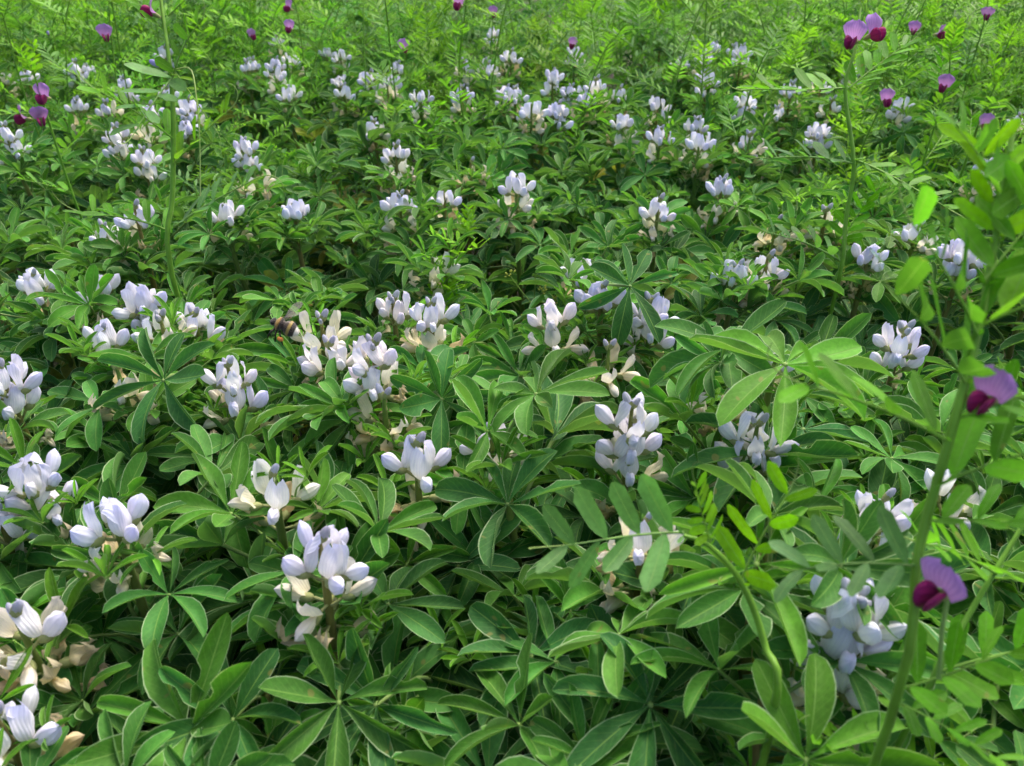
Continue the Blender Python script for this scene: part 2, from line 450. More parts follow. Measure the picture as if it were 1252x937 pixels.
def lupin(x, y, top, spec, near, seed, label, group=None, nleaf=None):
    """one white lupin: stem, palmate leaves (petiole > leaflets) and, with a spec (whorls, stage), a flower spike."""
    r = random.Random(seed)
    lean = Vector((r.uniform(-1, 1), r.uniform(-1, 1), 0))*0.05
    base = Vector((x, y, 0))-lean
    root = ob('lupin_plant', None, None, T(base))
    root.empty_display_size = 0.05
    tag(root, label, 'lupin', group)
    whorls, stage = spec if spec else (0, None)
    ax = 0.0172*whorls+(0.010 if whorls else 0)
    P = [Vector((0, 0, -0.01)), Vector((lean.x*0.3+r.uniform(-.01, .01), lean.y*0.3+r.uniform(-.01, .01), top*0.5)),
         Vector((lean.x*0.9, lean.y*0.9, top*0.86)), Vector((lean.x, lean.y, top)), Vector((lean.x*1.02, lean.y*1.02, top+ax))]
    sp = spline(P, 14)
    st = build('lupin_stem', tube(sp, [0.0042, 0.0036, 0.003, 0.0024, 0.0012], 7), [M_STEM])
    ob('stem', st, root, None, jit(lerp((0.11, 0.21, 0.035), (0.20, 0.17, 0.05), r.random()), 0.15, r))
    def stem_at(z):
        for a_, b_ in zip(sp, sp[1:]):
            if b_.z >= z: return a_.lerp(b_, (z-a_.z)/max(1e-6, b_.z-a_.z))
        return sp[-1]
    # leaves: from the rosette below the flowers down the stem
    nl = nleaf or (r.randint(11, 14) if y < 0.5 else r.randint(12, 16))
    az = r.uniform(0, 6.28)
    for i in range(nl):
        t = i/(nl-1)
        down = ((0.040 if y < 0.62 else 0.026) if whorls else 0.010)+0.20*t**1.5
        z = top-down
        az += 2.4+r.uniform(-0.4, 0.4)
        q = r.choice(LEAVES)
        L = (0.035+0.021*min(1, t*1.8))*r.uniform(0.82, 1.20)*(1.12 if y < 0.5 else 1.0)
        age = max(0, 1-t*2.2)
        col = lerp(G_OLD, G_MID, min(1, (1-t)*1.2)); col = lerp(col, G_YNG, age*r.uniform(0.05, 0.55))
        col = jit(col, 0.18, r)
        if t > 0.45 and r.random() < 0.05: col = lerp(col, (0.30, 0.27, 0.05), r.uniform(0.4, 0.9))
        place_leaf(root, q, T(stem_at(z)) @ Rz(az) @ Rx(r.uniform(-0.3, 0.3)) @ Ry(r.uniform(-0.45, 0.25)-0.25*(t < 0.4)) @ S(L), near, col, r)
    for i in range(r.choice((1, 2, 2, 3))):     # young side shoots
        z = top-r.uniform(0.0, 0.05); az = r.uniform(0, 6.28)
        b0 = stem_at(z)+Vector((0, 0, r.uniform(0.0, 0.012))); L = r.uniform(0.022, 0.034)
        for k in range(2):
            place_leaf(root, r.choice(YOUNG), T(b0) @ Rz(az+k*1.4) @ Ry(-0.35) @ T((0.012, 0, 0)) @ S(L*(1-0.25*k)), near, jit(lerp(G_MID, G_YNG, r.uniform(0.6, 1)), 0.12, r), r)
    # flower spike
    w0 = -1 if whorls and (stage in 'mc' or r.random() < 0.75) else 0    # spent flowers under the spike
    for wv in range(w0, whorls):
        up = (wv+0.45)/whorls                 # 0 bottom, 1 top
        z = top+0.004+0.0172*wv
        n = r.choice((4, 4, 5, 5)) if near else r.choice((3, 4, 5))
        a0 = r.uniform(0, 6.28)
        for i in range(n):
            a_ = a0+i*2*math.pi/n+r.uniform(-0.25, 0.25)
            if wv < 0 and r.random() < 0.35: continue
            age = 1-up+r.uniform(-0.25, 0.25) if wv >= 0 else 1.5
            if stage == 'c': age += 0.45
            elif stage in 'bu': age -= 0.28
            elif stage == 'm': age += 0.12
            if age > 0.95: q = FL[r.choice((4, 5, 8))]; col = lerp(C_CREAM, C_BEIGE, r.random()); el = r.uniform(-0.5, 0.1)
            elif age > 0.62: q = FL[r.choice((2, 4))]; col = lerp(C_WHITE, C_CREAM, r.uniform(0.3, 1)); el = r.uniform(-0.35, 0.25)
            else:
                q = FL[r.choice((0, 1, 2, 3, 6, 6, 7))]
                col = lerp(C_WHITE, C_BLUE, r.uniform(0.1, 1)) if stage != 'p' else lerp(C_WHITE, C_PINK, r.uniform(0.3, 1)); el = r.uniform(0.15, 0.75)
            col = jit(col, 0.05, r); col = tuple(min(0.97, c_) for c_ in col)
            M = T(stem_at(min(z, top+ax*0.98)+r.uniform(-0.002, 0.002))) @ Rz(a_) @ Ry(-el) @ T((0.0075, 0, 0)) @ Rx(r.uniform(-0.3, 0.3)) @ Rz(r.uniform(-0.25, 0.25)) @ S(r.uniform(1.0, 1.24)*(1.0 if y < 0.75 else 0.94))
            if near:
                f = ob('flower', q.cal_me, root, M)
                ob('standard_petal', q.std_me, f, None, col); ob('wing_petals', q.wing_me, f, None, jit(col, 0.04, r))
            else:
                ob('flower', q.joined, root, M, col)
    if whorls:
        nb = 9 if stage == 'u' else r.choice((0, 1, 2, 3))
        for i in range(nb):
            M = T(sp[-1]-Vector((0, 0, 0.002+0.0014*i))) @ Rz(i*2.4) @ Ry(-1.1+0.06*i) @ S(r.uniform(0.75, 1.1))
            ob('bud', BUD_ME, root, M, jit((0.55, 0.56, 0.62), 0.1, r))
    return root
def place_leaf(root, q, M, near, col, r):
    if near:
        lf = ob('leaf', q.pet_me, root, M, lerp(col, (0.22, 0.30, 0.08), 0.6))
        ms = YNG_ME if q.young else LUP_ME
        for k, m in q.ml: ob('leaflet', ms[k], lf, m, jit(col, 0.10, r))
    else:
        ob('leaf', q.joined, root, M, col)

# ------------------------------------------------------------------ vetch
VL = []
for i in range(8):
    r = random.Random(700+i)
    VL.append(leaflet(r.uniform(0.26, 0.37), r.uniform(0.05, 0.45), r.uniform(-0.2, 0.4), 0.05, 700+i, 'vetch', rows=6, cols=3, twist=r.uniform(-.3, .3)))
VL_ME = [build('vetch_leaflet', q, [M_VLEAF]) for q in VL]
VL_LO = [leaflet(0.23, 0.25, 0.15, 0, 800+i, 'vetch', rows=3, cols=3) for i in range(3)]
def vetch_leaf_proto(seed, broad=False):
    r = random.Random(2000+seed); q = Proto()
    n = r.choice((5, 6, 6, 7)) if not broad else 4; sag = r.uniform(-0.05, 0.25)
    def rp(t): return Vector((t, 0.03*math.sin(3*t+seed), 0.10*t-sag*t*t))
    pts = [rp(i/8) for i in range(9)]
    q.rach = tube(pts, [0.013, 0.007], 5)
    # branched tendril
    td = []; p0 = pts[-1]
    k1 = r.uniform(3, 7); sg = r.choice((-1, 1))
    tpts = []; ang = 0.0; pp = p0.copy()
    for i in range(14):
        tpts.append(pp.copy()); ang += sg*k1*0.012*i*0.35
        pp = pp+Vector((math.cos(ang), 0.25*math.sin(ang*0.7), math.sin(ang)))*0.035
    q.tend = tube(tpts, [0.007, 0.004], 4)
    q.ml = []
    for i in range(n):
        t = 0.12+0.82*i/(n-1)
        for s in (-1, 1):
            c = rp(t+0.03*s)
            L = (0.40-0.12*t+r.uniform(-0.03, 0.03))*(1.12 if broad else 1)
            M = T(c) @ Rz(s*(1.15-0.35*t+r.uniform(-0.15, 0.15))) @ Ry(-r.uniform(0.05, 0.55)) @ Rx(r.uniform(-0.35, 0.35)) @ S(L)
            q.ml.append((r.randrange(8), M))
    q.rach_me = build('vetch_rachis', q.rach, [M_STEM]); q.tend_me = build('vetch_tendril', q.tend, [M_STEM])
    q.full = join([q.rach, q.tend]+[setmat(xf(VL_LO[k % 3], M), 1) for k, M in q.ml])
    q.joined = build('vetch_compound_leaf', q.full, [M_STEM, M_VLEAF])
    return q
VLEAVES = [vetch_leaf_proto(i) for i in range(8)]+[vetch_leaf_proto(20+i, True) for i in range(4)]
# flower: calyx tube along +X, broad lilac standard, dark magenta wings
def vetch_std(fl):
    V = []; UV = []; rows, cols = 9, 9
    for i in range(rows+1):
        v = i/rows; s = 0.30+0.80*min(1, v*1.3)**1.2
        if v > 0.70: s *= math.sqrt(max(0.05, 1-((v-0.70)/0.30)**2*0.85))
        th = 0.25+fl*v
        for j in range(cols):
            u = -1+2*j/(cols-1)
            nt_ = 0.0020*math.exp(-(u/0.22)**2)*max(0, (v-0.6)/0.4)
            l = 0.0165*v-nt_
            x = 0.0055+l*math.cos(th)-0.0030*u*u*v*v
            z = 0.0025+l*math.sin(th)-0.0040*u*u*(1-v)*min(1, v*3)+0.0010*math.sin(4*u+1)*v
            V.append((x, u*0.0098*s, z)); UV.append((u*.5+.5, v))
    return piece(V, grid_faces(rows+1, cols), UV, 1)
VF = []
for fl in (0.85, 0.6, 0.35):
    q = Proto()
    q.cal = join([tube([(0, 0, 0), (0.003, 0, 0.0002), (0.0085, 0, 0.0008)], [0.0010, 0.0021, 0.0024], 7)] +
                 [tube([(0.008, math.sin(a)*0.0021, 0.0008+math.cos(a)*0.0021), (0.0115, math.sin(a)*0.003, 0.0008+math.cos(a)*0.003)], [0.0006, 0.0001], 4) for a in (0, 1.25, 2.5, 3.77, 5.02)])
    q.std = vetch_std(fl)
    w1 = xf(blob(0.0066, 0.0014, 0.0056, 7, 8, 1, 0.9, 0.0010), T((0.0062, 0.0010, 0.0002)) @ Rz(0.16) @ Ry(0.12) @ Rx(-0.22))
    w2 = xf(blob(0.0066, 0.0014, 0.0056, 7, 8, 1, 0.9, 0.0010), T((0.0062, -0.0010, 0.0002)) @ Rz(-0.16) @ Ry(0.12) @ Rx(0.22))
    q.wing = join([w1, w2])
    q.cal_me = build('vetch_calyx', q.cal, [M_CALYX, M_VPETAL]); q.std_me = build('vetch_standard', q.std, [M_CALYX, M_VPETAL])
    q.wing_me = build('vetch_wings', q.wing, [M_CALYX, M_VPETAL])
    VF.append(q)
VBUD = build('vetch_bud', join([VF[0].cal, xf(blob(0.0065, 0.0026, 0.0034, 6, 7, 1), T((0.006, 0, 0.001)) @ Ry(-0.2))]), [M_CALYX, M_VPETAL])
C_LILAC, C_MAG = (0.54, 0.26, 0.62), (0.40, 0.020, 0.15)
V_GRN = (0.092, 0.275, 0.010); V_GRN2 = (0.165, 0.370, 0.010); V_BLU = (0.105, 0.245, 0.070)
def aim(p, d, up=Vector((0, 0, 1))):
    x = d.normalized(); y = up.cross(x)
    if y.length < 1e-3: y = Vector((0, 1, 0))
    y.normalize(); z = x.cross(y)
    M = Matrix((x, y, z)).transposed().to_4x4(); M.translation = p
    return M
def vetch_flower(root, p, d, k=0, sc=1.0, tint=1.0, bud=False):
    M = aim(p, d) @ S(sc)
    if bud:
        return ob('flower_bud', VBUD, root, M, (0.50, 0.46, 0.78))
    q = VF[k]
    f = ob('flower', q.cal_me, root, M)
    ob('standard_petal', q.std_me, f, None, tuple(c*tint for c in jit(C_LILAC, 0.1)))
    ob('wing_petals', q.wing_me, f, None, tuple(c*tint for c in jit(C_MAG, 0.15)))
    return f
def vetch_leaf(root, p, d, L, col, near=True, up=None, k=None, r=random, lsc=1.0):
    q = VLEAVES[r.randrange(8) if k is None else k]
    M = aim(p, d, up or Vector((0, 0, 1))) @ S(L)
    if near:
        lf = ob('leaf', q.rach_me, root, M, lerp(col, (0.20, 0.32, 0.06), 0.5))
        ob('tendril', q.tend_me, lf, None, (0.24, 0.36, 0.09))
        for kk, m in q.ml: ob('leaflet', VL_ME[kk], lf, m @ S(lsc), jit(col, 0.12, r))
        for sg in (-1, 1): ob('stipule', VL_ME[(len(q.ml)+sg) % 8], lf, Rz(sg*0.9) @ Ry(-0.5) @ S(0.11), jit(col, 0.1, r))
    else:
        ob('leaf', q.joined, root, M, col)
def vetch_stem_plant(pts, rad, label, group=None, near=True, step=0.045, leafL=0.075, start=0.35, col=V_GRN, seed=0, skip=False, lsc=1.0, toward=None):
    """vetch whose stem runs through the given points (first one is on the ground)"""
    r = random.Random(seed)
    base = Vector((pts[0].x, pts[0].y, 0))
    root = ob('vetch_plant', None, None, T(base)); root.empty_display_size = 0.05
    tag(root, label, 'vetch', group)
    P = [Vector(p)-base for p in pts]
    sp = spline(P, 26)
    ob('stem', build('vetch_stem', tube(sp, [rad*1.1, rad, rad*0.9, rad*0.5], 6), [M_STEM]), root, None, jit((0.12, 0.27, 0.022), 0.1, r))
    if not skip:
        ln = [0.0]
        for a, b in zip(sp, sp[1:]): ln.append(ln[-1]+(b-a).length)
        s = ln[-1]*start; side = r.uniform(0, 6.28)
        while s < ln[-1]:
            i = max(j for j in range(len(sp)-1) if ln[j] <= s)
            p = sp[i].lerp(sp[i+1], (s-ln[i])/max(1e-6, ln[i+1]-ln[i]))
            side += math.pi+r.uniform(-0.6, 0.6)
            d = Vector((math.cos(side), math.sin(side), r.uniform(0.25, 0.9)))
            vetch_leaf(root, p, d, leafL*r.uniform(0.8, 1.15)*(1-0.35*(s/ln[-1])**3), jit(lerp(col, V_GRN2, r.random()*0.6), 0.12, r), near, r=r, lsc=lsc)
            s += step*r.uniform(0.8, 1.2)
        # young tip: a tuft of small leaves
        for i in range(3):
            a = r.uniform(0, 6.28)
            vetch_leaf(root, sp[-1], Vector((math.cos(a)*0.5, math.sin(a)*0.5, 1)), leafL*0.5, jit(V_GRN2, 0.1, r), near, r=r)
    return root, base

ZONES = ['at the left edge', 'by the purple vetch trio', 'around the tall left stem', 'under the two stacked purple flowers', 'above the dense far white spike', 'by the thin middle stem',
         'behind the big far white bunch', 'behind the far right white row', 'around the tall right stem', 'at the right edge']
def to_px(v):
    d = Vector(v)-Vector((0, 0, H)); z = d.dot(FWD)
    return (626+FPX*d.x/z, 468.5-FPX*d.dot(UP)/z, z)
# ------------------------------------------------------------------ flowering lupins seen in the photograph
ZC = 0.452
A = 'lupin with '
FLOWERING = [
 (395, 700, 2, 'm', A+'blue-white flowers over cream spent ones, front left of centre'),
 (510, 578, 2, 'm', A+'blue-white flowers above beige withered ones, in the middle foreground'),
 (768, 545, 3, 'b', A+'tallest dense three-tier lavender spike, behind upright vetch leaflets'),
 (785, 672, 2, 'c', A+'mostly beige spent flowers, below the tall three-tier lavender spike'),
 (920, 553, 2, 'b', A+'pale lilac flowers right of the tall three-tier spike'),
 (1030, 790, 3, 'u', A+'grey-lilac budding spike between large leaflets, lower right'),
 (1068, 645, 2, 'b', A+'bluish flowers half hidden by grey-green vetch leaflets, right'),
 (335, 602, 1, 'm', A+'two pale flowers over peach ones, left of the middle foreground'),
 (145, 655, 2, 'm', A+'white flowers and cream lower ones, left foreground'),
 (48, 600, 2, 'b', A+'bluish white flowers near the left edge, above the left foreground spike'),
 (3, 645, 1, 'b', A+'white flowers cut by the left edge, lower half'),
 (36, 785, 2, 'c', A+'heart-shaped white pair and fading flowers, lower left corner'),
 (6, 895, 1, 'b', A+'blue flower cut by the bottom left corner'),
 (12, 482, 2, 'b', A+'pale blue spike cut by the left edge at mid height'),
 (285, 478, 2, 'b', A+'lilac-white flowers hanging one low, left of centre'),
 (482, 383, 1, 'p', A+'pinkish crown of flowers, topmost of the central bunch'),
 (458, 455, 2, 'p', A+'pinkish spike over creamy lower flowers, centre left bunch'),
 (470, 505, 1, 'c', A+'cream drooping flowers below the pinkish central bunch'),
 (403, 440, 1, 'p', A+'lilac-white flowers just left of the pinkish central bunch'),
 (528, 400, 2, 'm', A+'lilac flowers just right of the pinkish central crown'),
 (676, 400, 2, 'p', A+'pinkish flowers on a bare stalk above the dark gap'),
 (735, 370, 1, 'b', A+'small lilac crown behind the bare-stalked pinkish spike'),
 (795, 397, 2, 'b', A+'lilac-white spike, right of three in the central row'),
 (742, 442, 1, 'c', A+'blush fading flowers between two lilac spikes, centre'),
 (1098, 432, 2, 'b', A+'small blue-white spike in shade, right of centre'),
 (1060, 318, 1, 'b', A+'white flowers at right, left one of the trio near vetch'),
 (1118, 290, 1, 'b', A+'white flowers at right, upper one of the trio near vetch'),
 (1176, 322, 2, 'b', A+'white spike at right, behind the blurred vetch tip'),
 (240, 402, 1, 'b', A+'white flowers, rightmost of the left hand bunch'),
 (200, 405, 1, 'm', A+'cream-white flowers in the middle of the left hand bunch'),
 (175, 378, 2, 'b', A+'lilac flowers at the top of the left hand bunch'),
 (120, 357, 1, 'b', A+'bluish flowers, upper left of the left hand bunch'),
 (130, 420, 1, 'b', A+'bluish flowers, lower left of the left hand bunch'),
 (148, 468, 1, 'c', A+'cream spent flowers beneath the left hand bunch'),
 (602, 545, 1, 'p', A+'small pale flowers half buried in leaves at the centre'),
 (935, 440, 1, 'b', A+'few white petals hidden under a broad leaf, right of centre'),
 (885, 500, 1, 'c', A+'beige spent flowers in shade, right of centre'),
 (394, 409, 1, 'm', A+'small white flowers visited by the bumblebee'),
 (632, 236, 2, 'b', A+'bright white spike alone in the upper middle'),
 (543, 246, 1, 'b', A+'small white spike left of the lone upper middle one'),
 (490, 262, 2, 'm', A+'white flowers over peach ones, upper middle left'),
 (530, 330, 1, 'c', A+'few pale flowers behind the upright vetch shoot'),
 (803, 268, 2, 'm', A+'cream and white flowers by the small yellow-green weed'),
 (880, 242, 2, 'b', A+'white spike right of the small yellow-green weed'),
 (170, 278, 2, 'm', A+'white flowers beside the tall left vetch stem, lower down'),
 (360, 262, 1, 'b', A+'two white flowers upper left, right of the lone white one'),
 (276, 264, 1, 'b', A+'lone white flower right of the tall left vetch stem'),
 (302, 192, 2, 'b', A+'tall white spike right of the tall left vetch stem'),
 (312, 222, 1, 'c', A+'cream flowers under the tall white upper left spike'),
 (147, 185, 1, 'b', A+'white flowers left of the tall vetch stem, upper one'),
 (180, 212, 1, 'b', A+'white flowers left of the tall vetch stem, lower one'),
 (97, 140, 2, 'b', A+'white spike beside the purple vetch pair, upper left'),
 (15, 183, 1, 'b', A+'white flowers at the left edge, upper part'),
 (188, 155, 1, 'b', A+'white flowers behind the tall left vetch stem'),
 (228, 163, 1, 'b', A+'pale flowers just right of the tall left vetch stem, high up'),
 (97, 97, 1, 'b', A+'bluish flowers high on the left above the purple vetch pair'),
 (310, 88, 2, 'b', A+'white flowers in the far upper left, leftmost of three'),
 (357, 80, 2, 'b', A+'blue-white flowers in the far upper left, rightmost of three'),
 (338, 104, 1, 'b', A+'white flowers in the far upper left, lowest of three'),
 (418, 82, 1, 'b', A+'white flowers far back, left end of the upper row'),
 (445, 98, 1, 'b', A+'white flowers far back, left part of the upper row'),
 (478, 108, 2, 'b', A+'dense white spike far back, upper row left of centre'),
 (515, 135, 1, 'b', A+'white flowers below the dense far spike, left of centre'),
 (458, 160, 1, 'b', A+'blue-white crown under the dense far spike'),
 (485, 207, 1, 'm', A+'small pale flowers deep in leaves, upper middle left'),
 (565, 130, 1, 'm', A+'pale flowers behind a thin upright vetch stem'),
 (575, 210, 1, 'c', A+'fading flowers in shade left of the lone upper middle spike'),
 (620, 130, 1, 'b', A+'white flowers left of the big far white bunch'),
 (650, 152, 1, 'b', A+'two white flowers below left of the big far white bunch'),
 (698, 122, 2, 'b', A+'full white spike, largest of the big far white bunch'),
 (682, 153, 1, 'b', A+'white flowers, lowest of the big far white bunch'),
 (728, 120, 1, 'b', A+'white flowers, right part of the big far white bunch'),
 (756, 118, 1, 'b', A+'small white flowers right of the big far white bunch'),
 (760, 160, 2, 'b', A+'bluish white spike standing alone right of the far bunch'),
 (803, 145, 1, 'b', A+'white crown in the far right middle, above a second one'),
 (806, 178, 2, 'm', A+'white and cream spike in the far right middle, lower one'),
 (850, 165, 2, 'b', A+'white spike above yellow-green weed, right of middle'),
 (853, 192, 1, 'm', A+'white flowers under the spike above the yellow-green weed'),
 (832, 80, 1, 'b', A+'white flowers at the far right, first of a short row'),
 (860, 86, 1, 'b', A+'white flowers at the far right, second of a short row'),
 (905, 77, 1, 'b', A+'white flowers at the far right, third of a short row'),
 (915, 177, 1, 'b', A+'dull white flowers left of the tall right vetch stem, upper'),
 (1000, 170, 2, 'b', A+'blue-white spike directly left of the tall right vetch stem'),
 (965, 125, 1, 'm', A+'pale flowers high up left of the tall right vetch stem'),
 (1097, 137, 2, 'b', A+'pale bluish spike right of the tall right vetch stem'),
 (948, 285, 1, 'c', A+'greyish fading flowers at the foot of the right vetch stem'),
 (935, 330, 1, 'm', A+'pale flowers in shadow under the right vetch foot'),
 (898, 342, 1, 'b', A+'bluish flowers in shadow right of centre'),
 (1200, 226, 1, 'b', A+'white flowers near the right edge behind vetch stem'),
 (1008, 272, 1, 'c', A+'dim cream flowers behind the right vetch stem'),
 (712, 335, 1, 'm', A+'small pale flowers behind the central lilac row'),
 (340, 62, 1, 'b', A+'tiny white flowers farthest up on the left'),
 (205, 78, 1, 'b', A+'tiny pale flowers behind the lilac vetch bud'),
 (1245, 152, 1, 'b', A+'bluish flowers cut by the right edge, upper part'),
 (702, 76, 1, 'b', A+'tiny white flowers far back, right of centre'),
 (1040, 100, 1, 'b', A+'tiny white flowers behind the right purple vetch pair'),
 (130, 292, 1, 'm', A+'single pale bloom low on the left, by vetch leaflets'),
 (46, 352, 1, 'b', A+'small bluish bloom in dark leaves at far left'),
 (1160, 612, 1, 'm', A+'few pale petals behind the blurred vetch stem, right'),
]
BARE = {(676, 400)}
LIFT = {(335, 602): 0.025, (735, 370): 0.025, (676, 400): 0.015, (458, 455): 0.02, (785, 672): 0.02, (395, 700): 0.028, (510, 578): 0.012, (145, 655): 0.018, (1030, 790): 0.030, (920, 553): 0.02, (768, 545): 0.015, (1068, 645): 0.02}
placed = []
for i, (px, py, wh, st, lab) in enumerate(FLOWERING):
    zc = ZC + (0.030 if py < 300 else 0.026 if py < 520 else 0.016) + random.uniform(-0.012, 0.010)
    if (px, py) in LIFT: zc += LIFT[(px, py)]
    if py < 300 and st == 'b' and i % 5 in (1, 3): st = 'm'
    c = on_level(px, py, zc)
    top = zc-0.0172*wh/2-0.006
    if py < 260 and wh == 1 and i % 3: wh = 2
    near = c.y < 1.30
    lupin(c.x, c.y, top, (wh, st), near, 500+i, lab, 'flowering white lupins', nleaf=(9 if (px, py) in BARE else None))
    placed.append((c.x, c.y))

# drifts of smaller heads far back
DRIFT = [(330, 85, 50, 'the upper left white trio', 7), (465, 105, 55, 'the dense far white spike', 8), (705, 125, 60, 'the big far white bunch', 8), (870, 82, 45, 'the far right white row', 5),
         (190, 150, 50, 'the tall left vetch stem', 7), (1030, 130, 70, 'the tall right vetch stem', 6), (80, 110, 60, 'the purple vetch trio', 5), (590, 90, 60, 'the thin upright vetch stem, centre top', 5)]
for k, (cx, cy, sp, nm, n) in enumerate(DRIFT):
    for j in range(n):
        r = random.Random(6000+k*20+j)
        px, py = cx+r.gauss(0, sp*0.7), cy+r.gauss(0, 16)
        zc = ZC+r.uniform(0.015, 0.045); c = on_level(px, max(48, py), zc)
        if any((c.x-a)**2+(c.y-b)**2 < 0.0016 for a, b in placed): continue
        lupin(c.x, c.y, zc-0.014, (r.choice((1, 1, 2)), r.choice('bbm')), False, 6500+k*20+j, 'small far lupin head in the white drift around '+nm, 'far drifts of white lupins', nleaf=9)
        placed.append((c.x, c.y))
# big-leaved lupins whose rosettes stand out: (hub pixel, depth, leaflet length, young, label)
LOWT = sorted(range(14), key=lambda k: abs(LEAVES[k].tilt-0.15)+abs(LEAVES[k].elev-0.35))
BIGLEAF = [(960, 446, .47, .062, LOWT[0], 0, 'tall bright lupin rosette with long arching leaflets right of centre'), (925, 690, .38, .054, 1, 1, 'bright upright lupin leaf tuft in front of the lilac right spike'),
           (985, 930, .32, .056, LOWT[1], 0, 'large lupin leaf with upright leaflets at the bottom right'), (795, 862, .37, .056, 3, 0, 'broad green lupin rosette at the bottom right of middle'),
           (460, 862, .40, .056, 7, 0, 'dark broad lupin rosette at the bottom left of middle'), (285, 880, .39, .050, 9, 0, 'dark lupin rosette at the bottom left'),
           (650, 803, .43, .050, 11, 0, 'lupin rosette just above the broad bottom one, middle'), (200, 465, .58, .056, 4, 0, 'lupin rosette with long pale-edged leaflets below the left hand bunch'),
           (540, 488, .57, .052, 6, 0, 'lupin rosette overlapping the pinkish central bunch at right'), (612, 572, .49, .040, 2, 1, 'bright young lupin tuft right of the middle foreground spike'),
           (440, 745, .44, .034, 3, 1, 'bright young lupin tuft right of the front spike'), (770, 350, .66, .056, 8, 0, 'lupin rosette with raised leaflets behind the central row')]
for k, (px, py, dep, L, pi_, yg, lab) in enumerate(BIGLEAF):
    r = random.Random(7000+k)
    q = (YOUNG if yg else LEAVES)[pi_]; hub = at_depth(px, py, dep)
    rot = Rz(-math.pi/2+r.uniform(-0.7, 0.7)) @ Ry(r.uniform(-0.15, 0.15))
    node = hub-rot @ (q.hub*L)
    rt = lupin(node.x, node.y, node.z+0.004, None, True, 7100+k, lab, 'lupins not in flower', nleaf=8)
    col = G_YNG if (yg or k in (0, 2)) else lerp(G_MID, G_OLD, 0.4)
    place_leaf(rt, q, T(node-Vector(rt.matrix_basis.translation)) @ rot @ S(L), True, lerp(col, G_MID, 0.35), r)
    placed.append((node.x, node.y))

# leafy lupins without open flowers between them
def halfw(y): return 0.30+0.72*y
HOLES = [(on_level(655, 500, 0.43), 0.075), (on_level(690, 470, 0.40), 0.06), (on_level(560, 340, 0.43), 0.06), (on_level(1130, 470, 0.40), 0.05)]
fill = []
def try_fill(n, ylo, yhi, dmin, zlo, zhi, near_lim):
    k = 0
    for _ in range(n*60):
        if k >= n: break
        y = random.uniform(ylo, yhi); x = random.uniform(-1, 1)*halfw(y)
        if any((x-a)**2+(y-b)**2 < dmin*dmin for a, b in placed): continue
        if any((x-h.x)**2+(y-h.y)**2 < rr*rr for h, rr in HOLES): continue
        qx, qy, qz = to_px((x, y, 0.43))
        if not (-70 < qx < 1322 and qy < 1000): continue
        placed.append((x, y)); k += 1
        fill.append((x, y, random.uniform(zlo, zhi)))
try_fill(40, 0.10, 0.62, 0.062, 0.395, 0.440, 9)
try_fill(56, 0.62, 1.35, 0.080, 0.405, 0.445, 9)
try_fill(56, 1.35, 2.6, 0.11, 0.41, 0.455, 9)
MARKS = [(395, 700, 'the front blue-white spike left of centre'), (510, 578, 'the middle foreground spike'), (768, 545, 'the tall lavender spike'),
 (920, 553, 'the lilac spike right of the tall one'), (1030, 790, 'the budding spike at lower right'), (1068, 645, 'the half hidden right spike'),
 (335, 602, 'the two-flowered lupin left of the middle'), (145, 655, 'the left foreground spike'), (36, 785, 'the heart-shaped pair at lower left'),
 (12, 482, 'the spike cut by the left edge'), (285, 478, 'the lilac-white spike left of centre'), (482, 400, 'the pinkish central bunch'),
 (676, 400, 'the bare-stalked pinkish spike'), (795, 397, 'the right spike of the central row'), (1098, 432, 'the small shaded spike at right'),
 (1118, 305, 'the white trio at right'), (190, 395, 'the left hand bunch'), (632, 236, 'the lone upper middle spike'), (490, 262, 'the peach-white spike, upper middle left'),
 (803, 268, 'the cream spike by the weeds'), (302, 192, 'the tall white upper left spike'), (165, 205, 'the white flowers by the tall left vetch'),
 (15, 183, 'the flowers at the upper left edge'), (335, 90, 'the far upper left white trio'), (478, 108, 'the dense far white spike'), (705, 130, 'the big far white bunch'),
 (850, 175, 'the white spike above the weeds'), (865, 82, 'the short far right white row'), (1000, 170, 'the spike left of the right vetch stem'),
 (1097, 137, 'the spike right of the right vetch stem'), (935, 330, 'the shadowed flowers under the right vetch'), (1220, 200, 'the flowers near the upper right edge'),
 (620, 840, 'the bottom edge middle'), (200, 880, 'the bottom edge at left'), (850, 900, 'the bottom edge right of middle')]
for i, (x, y, z) in enumerate(fill):
    qx, qy, qz = to_px((x, y, z))
    if True:
        mk = min(MARKS, key=lambda m: math.hypot(m[0]-qx, (m[1]-qy)*1.6))
        dx, dy = qx-mk[0], (qy-mk[1])*1.6
        far = math.hypot(dx, dy) > 95
        wd = ('left of' if dx < 0 else 'right of') if abs(dx) > abs(dy) else ('behind' if dy < 0 else 'in front of')
        lab = 'leafy flowerless lupin '+('some way ' if far else 'close ')+wd+' '+mk[2]
    lupin(x, y, z, None, y < 0.95 and -40 < qx < 1290, 5000+i, lab, 'lupins not in flower')

# ------------------------------------------------------------------ vetch plants one can follow in the photograph
def pd(*a): return [at_depth(*q) for q in a]
def stem_to_ground(pts, dx=0.0, dy=0.02):
    p = pts[0]
    return [Vector((p.x+dx, p.y+dy, -0.005)), Vector((p.x+dx*0.4, p.y+dy*0.4, p.z*0.55))]+pts

